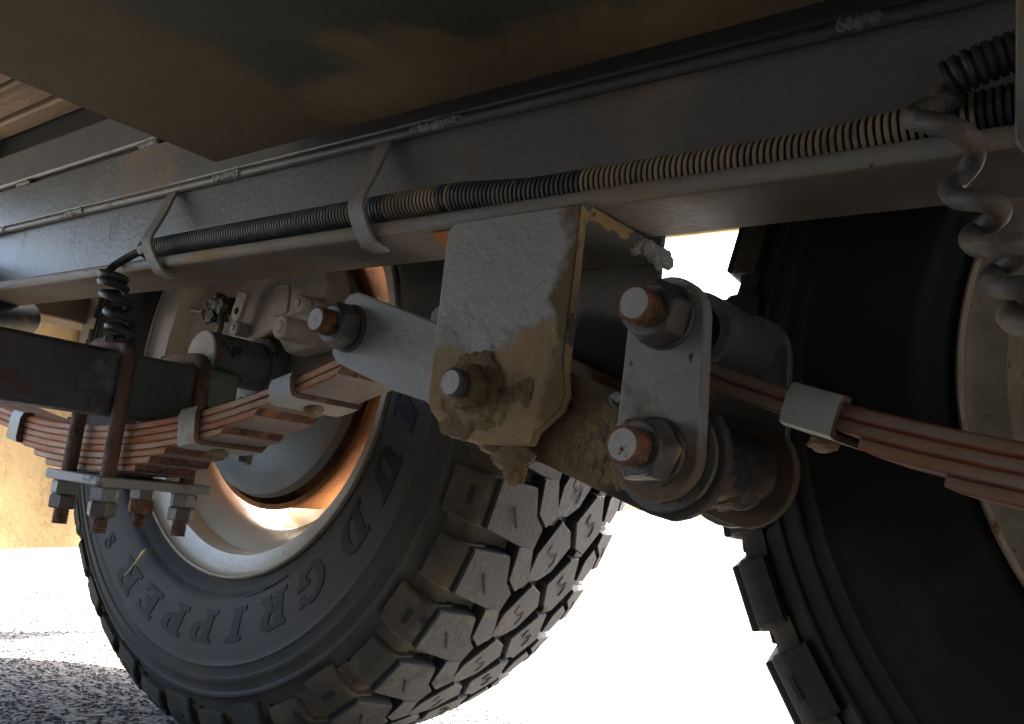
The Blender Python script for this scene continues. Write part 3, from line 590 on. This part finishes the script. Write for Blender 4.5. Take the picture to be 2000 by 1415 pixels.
def sector_prism(mb, poly, rin, rout, ins=.10, mi=0, mside=1):
    """tread block: polygon in (degrees, y), faces at radius rout, sides flare to rin; coordinates relative to wheel centre"""
    cx = sum(p[0] for p in poly)/len(poly); cy = sum(p[1] for p in poly)/len(poly); n = len(poly); v = []
    def crown(y): return -.0115*abs((y-WY)/.1)**3
    for sc, dr in ((1.05, rin), (1.015, rout-.0014), (.98, rout)):
        for a, y in poly:
            aa = R(cx+(a-cx)*sc); yy = cy+(y-cy)*sc; r = dr+crown(yy); v.append((r*math.cos(aa), yy-WY, r*math.sin(aa)))
    f = [(k*n+i, k*n+(i+1) % n, (k+1)*n+(i+1) % n, (k+1)*n+i) for k in range(2) for i in range(n)]
    ml = [mside]*n+[mi]*n; f.append(tuple(range(2*n, 3*n))); ml.append(mi)
    mb.add(v, f, ml)
def sipe(mb, pts, r, w=.0009):
    def crown(y): return -.0115*abs((y-WY)/.1)**3
    for (a0, y0), (a1, y1) in zip(pts, pts[1:]):
        da, dy = R(a1-a0)*r, y1-y0; L_ = math.hypot(da, dy); na, ny = -dy/L_*w, da/L_*w
        v = []
        for dr in (.00025, -.0006):
            for a, y in ((a0, y0), (a1, y1)):
                for s in (1, -1):
                    aa = R(a)+s*na/r; yy = y+s*ny; rr = r+crown(yy)+dr; v.append((rr*math.cos(aa), yy-WY, rr*math.sin(aa)))
        mb.add(v, [(0, 1, 3, 2), (4, 6, 7, 5), (0, 2, 6, 4), (1, 5, 7, 3)], 2)
def local(mb, name, mats, parent, **k):
    """vertices already relative to the wheel centre"""
    o = wpos(parent); mb.v = [(p[0]+o[0], p[1]+o[1], p[2]+o[2]) for p in mb.v]; return mb.build(name, mats, parent, **k)
def wheel(cx, label):
    W = thing('wheel', label, 'wheel', (cx, WY, CZ), 'tandem trailer wheels')
    # tyre carcass
    mb = MB(); prof = [(r, y) for r, y in SW]+[(r, 2*WY-y) for r, y in SW[-2::-1]]
    lathe(mb, prof, cx, CZ, 160, closed=False); tyre = mb.build('tyre', M_rub, W, smooth=50)
    P = 360/39
    rows = {
     'sh': [(-14.75, .5500), (-14.88, .588), (-18.43, .5987), (-20.08, .6125), (-23.3, .6115), (-21.0, .5510)],
     'nar': [(-13.62, .5935), (-13.39, .6106), (-18.19, .6265), (-19.75, .6155), (-18.1, .6005)],
     'c': [(-18.76, .6352), (-20.08, .6538), (-22.19, .6630), (-25.88, .6519), (-27.30, .6386), (-27.3, .6230), (-23.46, .6200)],
     'd': [(-14.88, .6752), (-14.74, .6871), (-19.74, .7040), (-23.3, .6895), (-22.43, .6721), (-18.73, .6575)],
     'e': [(-22.57, .7075), (-24.17, .7235), (-26.0, .7250), (-27.9, .7186), (-27.6, .7035), (-24.34, .7005)],
     'f': [(-20.27, .7120), (-20.6, .741), (-26.2, .742), (-26.2, .7300), (-23.78, .7280), (-22.0, .7115)]}
    RO = .3905
    for nm, poly in rows.items():
        mb = MB(); sector_prism(mb, poly, .3765, RO)
        ca = sum(p[0] for p in poly)/len(poly); cy = sum(p[1] for p in poly)/len(poly)
        if nm in 'cd':
            sipe(mb, [(ca+1.6, cy-.006), (ca+.5, cy-.0075), (ca-.1, cy+.001), (ca+.4, cy+.0055), (ca-.8, cy+.0075), (ca-1.7, cy+.005)], RO)
        elif nm == 'sh': sipe(mb, [(-17.9, .570), (-20.2, .580)], RO+.0002); sipe(mb, [(-17.7, .568), (-18.0, .572)], RO+.0002)
        elif nm == 'f': sipe(mb, [(-22.6, .730), (-24.2, .736)], RO+.0003)
        first = None
        for k in range(39):
            if first is None: o = local(mb, 'tread_block', [M_tread, M_rub2, M_sipe], tyre, smooth=40); first = o
            else: o = first.copy(); COL.objects.link(o)
            o.rotation_euler = (0, R(P*k), 0)
    # tie bars low in the grooves
    mb = MB()
    for k in range(39):
        for a, y in ((-18.9, .631), (-14.1, .690), (-18.9+4.3, .6545)):
            sector_prism(mb, [(a-P*k+.75, y-.007), (a-P*k+.75, y+.007), (a-P*k-.75, y+.007), (a-P*k-.75, y-.007)], .377, .3862)
    local(mb, 'groove_bars', [M_lug, M_lug], tyre)['kind'] = 'stuff'
    # shoulder lugs wrapping on to the sidewall, both sides
    for side in (0, 1):
        for var in (0, 1):
            lo = .344 if var == 0 else .352
            pr = [(.3760, .566), (.3755, .5490), (.3715, .5425), (.362, .5365), (lo, .5318 if var == 0 else .5345), (lo-.003, .5420), (.356, .555), (.368, .575)]
            th_ = [-14.55, -21.2] if side == 0 else [-20.1, -26.6]
            mb = MB(); n = len(pr); v = []
            for a in (th_[0]+.1, th_[0]-.25, th_[1]+.25, th_[1]-.1):
                edge = a in (th_[0]+.1, th_[1]-.1)
                for r, y in pr:
                    rr = r-(.0012 if edge and r > .37 else 0); yy = y+(.0016 if edge and y < .55 else 0)
                    yy = yy if side == 0 else 2*WY-yy; v.append((rr*math.cos(R(a)), yy-WY, rr*math.sin(R(a))))
            f = [tuple(range(n)), tuple(range(4*n-1, 3*n-1, -1))]
            for i in range(3): f += [(i*n+q, i*n+(q+1) % n, (i+1)*n+(q+1) % n, (i+1)*n+q) for q in range(n)]
            mb.add(v, f, 0)
            if side == 0 and var == 0:   # rectangular slot moulded in the lug
                am = (th_[0]+th_[1])/2; q = []
                for a, r, dy in ((am+1.3, .362, 0), (am+1.3, .366, 0), (am-1.1, .366, 0), (am-1.1, .362, 0)): q.append((r*math.cos(R(a)), (.5365 if r < .363 else .5386)-.0005-WY, r*math.sin(R(a))))
                q2 = [(x, y+.004, z) for x, y, z in q]
                mb.add(q+q2, [(0, 1, 2, 3), (0, 4, 5, 1), (1, 5, 6, 2), (2, 6, 7, 3), (3, 7, 4, 0)], 1)
            first = None
            for k in range(var, 39, 2):
                if first is None: o = local(mb, 'shoulder_lug', [M_lug, M_sipe], tyre, smooth=30); first = o
                else: o = first.copy(); COL.objects.link(o)
                o.rotation_euler = (0, R(P*k), 0)
    # dusty fillers between the shoulder lugs
    for side in (0, 1):
        pr = [(.3725, .562), (.3715, .5510), (.3670, .5450), (.358, .5385), (.349, .5350), (.346, .5440), (.356, .560)]
        t0, t1 = ((-21.0, -24.1) if side == 0 else (-26.5, -29.4)); mb = MB(); n = len(pr); v = []
        for a, dd in ((t0, .0), (t0-.8, -.0022), (t1+1.1, -.0030), (t1, -.0008)):
            for r, y in pr:
                rr = r+(dd if r > .35 else 0); yy = y-dd*.8*(1 if y < .55 else 0)
                yy = yy if side == 0 else 2*WY-yy; v.append((rr*math.cos(R(a)), yy-WY, rr*math.sin(R(a))))
        f = [tuple(range(n)), tuple(range(4*n-1, 3*n-1, -1))]
        for i in range(3): f += [(i*n+q, i*n+(q+1) % n, (i+1)*n+(q+1) % n, (i+1)*n+q) for q in range(n)]
        mb.add(v, f, 0); first = None
        for k in range(39):
            if first is None: o = local(mb, 'lug_web', [M_lug], tyre, smooth=50); first = o
            else: o = first.copy(); COL.objects.link(o)
            o.rotation_euler = (0, R(P*k), 0)
    # raised lettering, read clockwise from the inner side
    def put(ch, th0, h, r0, shear=.22, wide=1.0):
        outer, hole = letter(ch); wd = max(p[0] for p in outer)
        polys = [[Vector((u, v_, 0)) for u, v_ in outer]]+([[Vector((u, v_, 0)) for u, v_ in hole]] if hole else [])
        tris = tessellate_polygon(polys); flat = [p for q in polys for p in q]; V = []
        for dy in (-.0008, .0006):
            for p in flat:
                u = (p.x-wd/2+shear*(p.y-.5))*h*wide; r = r0+p.y*h; a = R(th0)-u/(r0+h*.5)
                V.append((r*math.cos(a), sw_y(r)+dy-WY, r*math.sin(a)))
        n = len(flat); F = [tuple(t) for t in tris]; k0 = 0
        for q in polys:
            m_ = len(q); F += [(k0+i, k0+(i+1) % m_, n+k0+(i+1) % m_, n+k0+i) for i in range(m_)]; k0 += m_
        mb = MB(); mb.add(V, F); return local(mb, 'raised_letter', M_letter, tyre, smooth=0)
    for ch, th0, r0 in zip('GRIPPER', (-49.4, -62.0, -74.0, -85.5, -96.6, -107.8, -119.2), (.2545, .2545, .2545, .2555, .258, .261, .264)): put(ch, th0, .0325, r0, wide=1.45)
    for ch, th0 in zip('MUD', (-6.5, -21.0, -34.5)): put(ch, th0, .0325, .2555, wide=1.45)
    put('S', -131.8, .021, .2750, shear=.0)
    mb = MB(); pts = []
    for i in range(40):
        a = -56-16*i/39; r = .2465+.0016*math.sin(i*1.9)*(1 if i < 24 else .15); pts.append((r*math.cos(R(a)), sw_y(r)-.0003-WY, r*math.sin(R(a))))
    tube(mb, pts, .0006, 6); local(mb, 'moulded_script', M_letter, tyre)
    # rim
    rp = [(.2245, .5465), (.2262, .5480), (.2268, .5510), (.2255, .5545), (.2200, .5600), (.2050, .5640), (.2035, .5680), (.2025, .5860), (.1960, .5900), (.1790, .6050), (.1770, .6120), (.1770, .6400), (.1800, .6480), (.1930, .6600), (.1950, .6650), (.1955, .7000), (.2010, .7120), (.2030, .7240), (.2200, .7300), (.2260, .7380), (.2250, .7430),
          (.2225, .7420), (.2180, .7330), (.2000, .7275), (.1975, .7140), (.1920, .7010), (.1915, .6670), (.1890, .6625), (.1765, .6510), (.1730, .6410), (.1730, .6110), (.1755, .6025), (.1935, .5865), (.1985, .5830), (.1998, .5670), (.2020, .5610), (.2185, .5560), (.2215, .5535), (.2225, .5500), (.2228, .5475)]
    mb = MB(); lathe(mb, rp, cx, CZ, 128, closed=True, mi=[1]*4+[0]*(len(rp)-6)+[1, 1]); rim = mb.build('rim', [M_rim, M_rimedge], W, smooth=50)
    mb = MB(); n = 96; v = []; rad = [(.055, .700), (.095, .692), (.125, .688), (.140, .690), (.166, .696), (.178, .690), (.1905, .680)]
    for i in range(n):
        a = 2*math.pi*i/n; v += [(cx+r*math.cos(a), y, CZ+r*math.sin(a)) for r, y in rad]
    k = len(rad); f = []
    for i in range(n):
        for q in range(k-1):
            if q in (2, 3, 4) and (i % 24) in range(7, 17): continue
            j = (i+1) % n; f.append((i*k+q, i*k+q+1, j*k+q+1, j*k+q))
    mb.add(v, f); d = mb.build('wheel_disc', M_rim, W, smooth=50); sm = d.modifiers.new('s', 'SOLIDIFY'); sm.thickness = .004
    # drum and backing plate
    mb = MB(); lathe(mb, [(.1470, .612), (.1475, .5945), (.1525, .5940), (.1532, .5955), (.1525, .603), (.1500, .605), (.1490, .655), (.140, .668), (.09, .680), (.05, .682), (.0001, .683)], cx, CZ, 96); mb.build('brake_drum', M_drum, W)
    mb = MB(); lathe(mb, [(.02, .578), (.06, .577), (.066, .582), (.118, .583), (.124, .579), (.138, .578), (.1395, .5815), (.1412, .5850), (.1410, .5880), (.1385, .5885), (.02, .588)], cx, CZ, 96)
    bpl = mb.build('backing_plate', M_back, W, smooth=40)
    mb = MB(); a = R(-107); c = Vector((cx+.106*math.cos(a), 0, CZ+.106*math.sin(a))); box(mb, c.x-.009, c.x+.009, .5795, .5835, c.z-.006, c.z+.006); mb.build('slot_frame', M_back, bpl, bevel=.001)
    mb = MB(); box(mb, c.x-.0068, c.x+.0068, .5788, .5812, c.z-.0036, c.z+.0036); mb.build('adjuster_slot', M_sipe, bpl)
    mb = MB(); cyl(mb, (cx, CZ-.0025), .034, .556, .579, 40, ch=.002); mb.build('flange', M_axle2, bpl)
    for x, z in ((-.038, .036), (.038, .036), (-.038, -.042), (.038, -.042)):
        mb = MB(); hexnut(mb, (cx+x, CZ+z), .014, .566, .579, 20); mb.build('flange_nut', M_nutgrey, bpl)
    return W
W1 = wheel(AX, 'left wheel with lettered knobbly tyre, cream rim and rusty orange brake drum')
# actuator parts on the backing plate of the left wheel
act = thing('brake_actuator', 'pale dusty cast brake actuator with slotted tab and hook on the left backing plate', 'brake part', (AX+.03, .56, .17))
mb = MB(); prism(mb, [(-.865, .135), (-.86, .205), (-.80, .232), (-.72, .222), (-.70, .19), (-.712, .125), (-.76, .118), (-.79, .145), (-.84, .128)], .548, .577); mb.build('casting', M_cast, act, bevel=.006, seg=3)
p = pxy(478, 570, .53); q = pxy(464, 612, .53)
mb = MB(); d = (q-p).normalized(); s_ = Vector((d.z, 0, -d.x))*.009
pl = [p+s_, p-s_]; e = []
for i in range(7):
    a = math.pi*i/6; e.append(q-s_*math.cos(a)+d*.009*math.sin(a))
prism(mb, [(v_.x, v_.z) for v_ in pl+e], .528, .533); mb.build('slotted_tab', M_cast, act, bevel=.0008)
mb = MB(); c = q-d*.002; cyl(mb, (c.x, c.z), .0042, .5272, .5285, 16); mb.build('slot_hole', M_sipe, act)
hk = [pxy(a, b, .535) for a, b in ((545, 562), (562, 558), (565, 566), (562, 600), (556, 611), (538, 614))]
mb = MB(); tube(mb, smoothpath(hk, 6), .0022, 10); mb.build('hook_rod', M_cast, act)
for (a, b, r, y0, y1) in ((546, 638, .0125, .515, .555), (582, 592, .0095, .525, .552), (455, 640, .008, .53, .552), (605, 600, .011, .535, .56)):
    c = pxy(a, b, y0); mb = MB(); cyl(mb, (c.x, c.z), r, y0, y1, 24, ch=.002); cyl(mb, (c.x, c.z), r*.5, y0-.002, y0, 16); mb.build('boss', M_cast, act, bevel=.0008)
mb = MB(); c = pxy(416, 602, .53)
for i in range(9): blob(mb, (c.x+random.uniform(-.014, .014), .535+random.uniform(-.01, .01), c.z+random.uniform(-.016, .016)), (.010, .007, .009), i, 2, .6)
mb.build('greasy_knuckle', M_nut, act)
wr = smoothpath([pxy(a, b, .53) for a, b in ((375, 606), (400, 608), (418, 590), (432, 612), (428, 650), (400, 690), (350, 705), (318, 700))], 6)
tag(tube(MB(), wr, .003, 8).build('brake_wire', M_cabledark, None, loc=tuple(wr[0])), 'short black wire looping beside the white end of the spindle', 'wire')
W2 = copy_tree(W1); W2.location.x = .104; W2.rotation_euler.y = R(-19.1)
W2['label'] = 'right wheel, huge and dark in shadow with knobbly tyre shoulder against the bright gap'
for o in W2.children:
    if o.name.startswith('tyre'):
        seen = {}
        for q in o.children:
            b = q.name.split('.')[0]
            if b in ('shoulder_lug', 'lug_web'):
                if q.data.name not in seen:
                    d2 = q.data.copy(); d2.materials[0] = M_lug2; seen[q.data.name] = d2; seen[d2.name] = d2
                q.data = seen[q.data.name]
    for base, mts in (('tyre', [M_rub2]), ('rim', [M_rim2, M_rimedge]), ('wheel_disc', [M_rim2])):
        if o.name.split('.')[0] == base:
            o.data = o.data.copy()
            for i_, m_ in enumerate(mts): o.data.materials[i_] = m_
for fx_, lab in ((AX, 'wheel on the other side of the trailer, paired with the lettered left wheel'), (.104, 'wheel on the other side of the trailer, paired with the dark right wheel')):
    F = thing('wheel', lab, 'wheel', (fx_, -1.18, CZ), 'tandem trailer wheels')
    for o in W1.children:
        if o.name.split('.')[0] in ('tyre', 'rim', 'wheel_disc', 'brake_drum'):
            c = o.copy(); COL.objects.link(c); c.parent = F
    F.rotation_euler.z = math.pi
# straw stuck on the tyre
p0 = pxy(243, 1125, .5265); p1 = pxy(262, 1103, .5240); p2 = pxy(284, 1074, .5225)
tag(tube(MB(), smoothpath([p0, p1, p2], 5), [.0004]*3+[.0007]*3+[.0010, .0013, .0017, .0020, .0012], 8).build('straw', M_straw, None, loc=tuple(p0)), 'small dry yellow straw stuck to the left tyre sidewall', 'straw')
# far left bits between rail and axle
t = thing('rear_crossmember', 'dusty tan crossmember and cream bracket seen under the rail at far left', 'crossmember', (-1.25, .5, .19))
mb = MB(); a = pxy(0, 590, .50); b = pxy(175, 650, .62); prism(mb, [(-1.30, .165), (-1.30, .215), (-1.22, .215), (-1.22, .165)], .30, .80); mb.build('beam', M_lip, t, bevel=.003)
mb = MB(); a = pxy(193, 610, .56); box(mb, a.x-.022, a.x+.022, .55, .58, a.z-.05, a.z+.032); mb.build('bracket', M_cast, t, bevel=.003)
mb = MB(); a = pxy(150, 640, .60); box(mb, a.x-.05, a.x+.03, .595, .63, a.z-.03, a.z+.012); mb.build('lug', M_cast, t, bevel=.008, seg=3)
mb = MB(); a = pxy(0, 618, .43); b = pxy(52, 622, .47); d = (b-a); P_ = [a-d*3, a-d, a, b]
tag(tube(MB(), P_, [.022]*4, 24).build('blue_pipe', M_plast, None, bevel=.002, loc=tuple(b)), 'dark blue round pipe end poking in at the left edge under the rail', 'pipe')
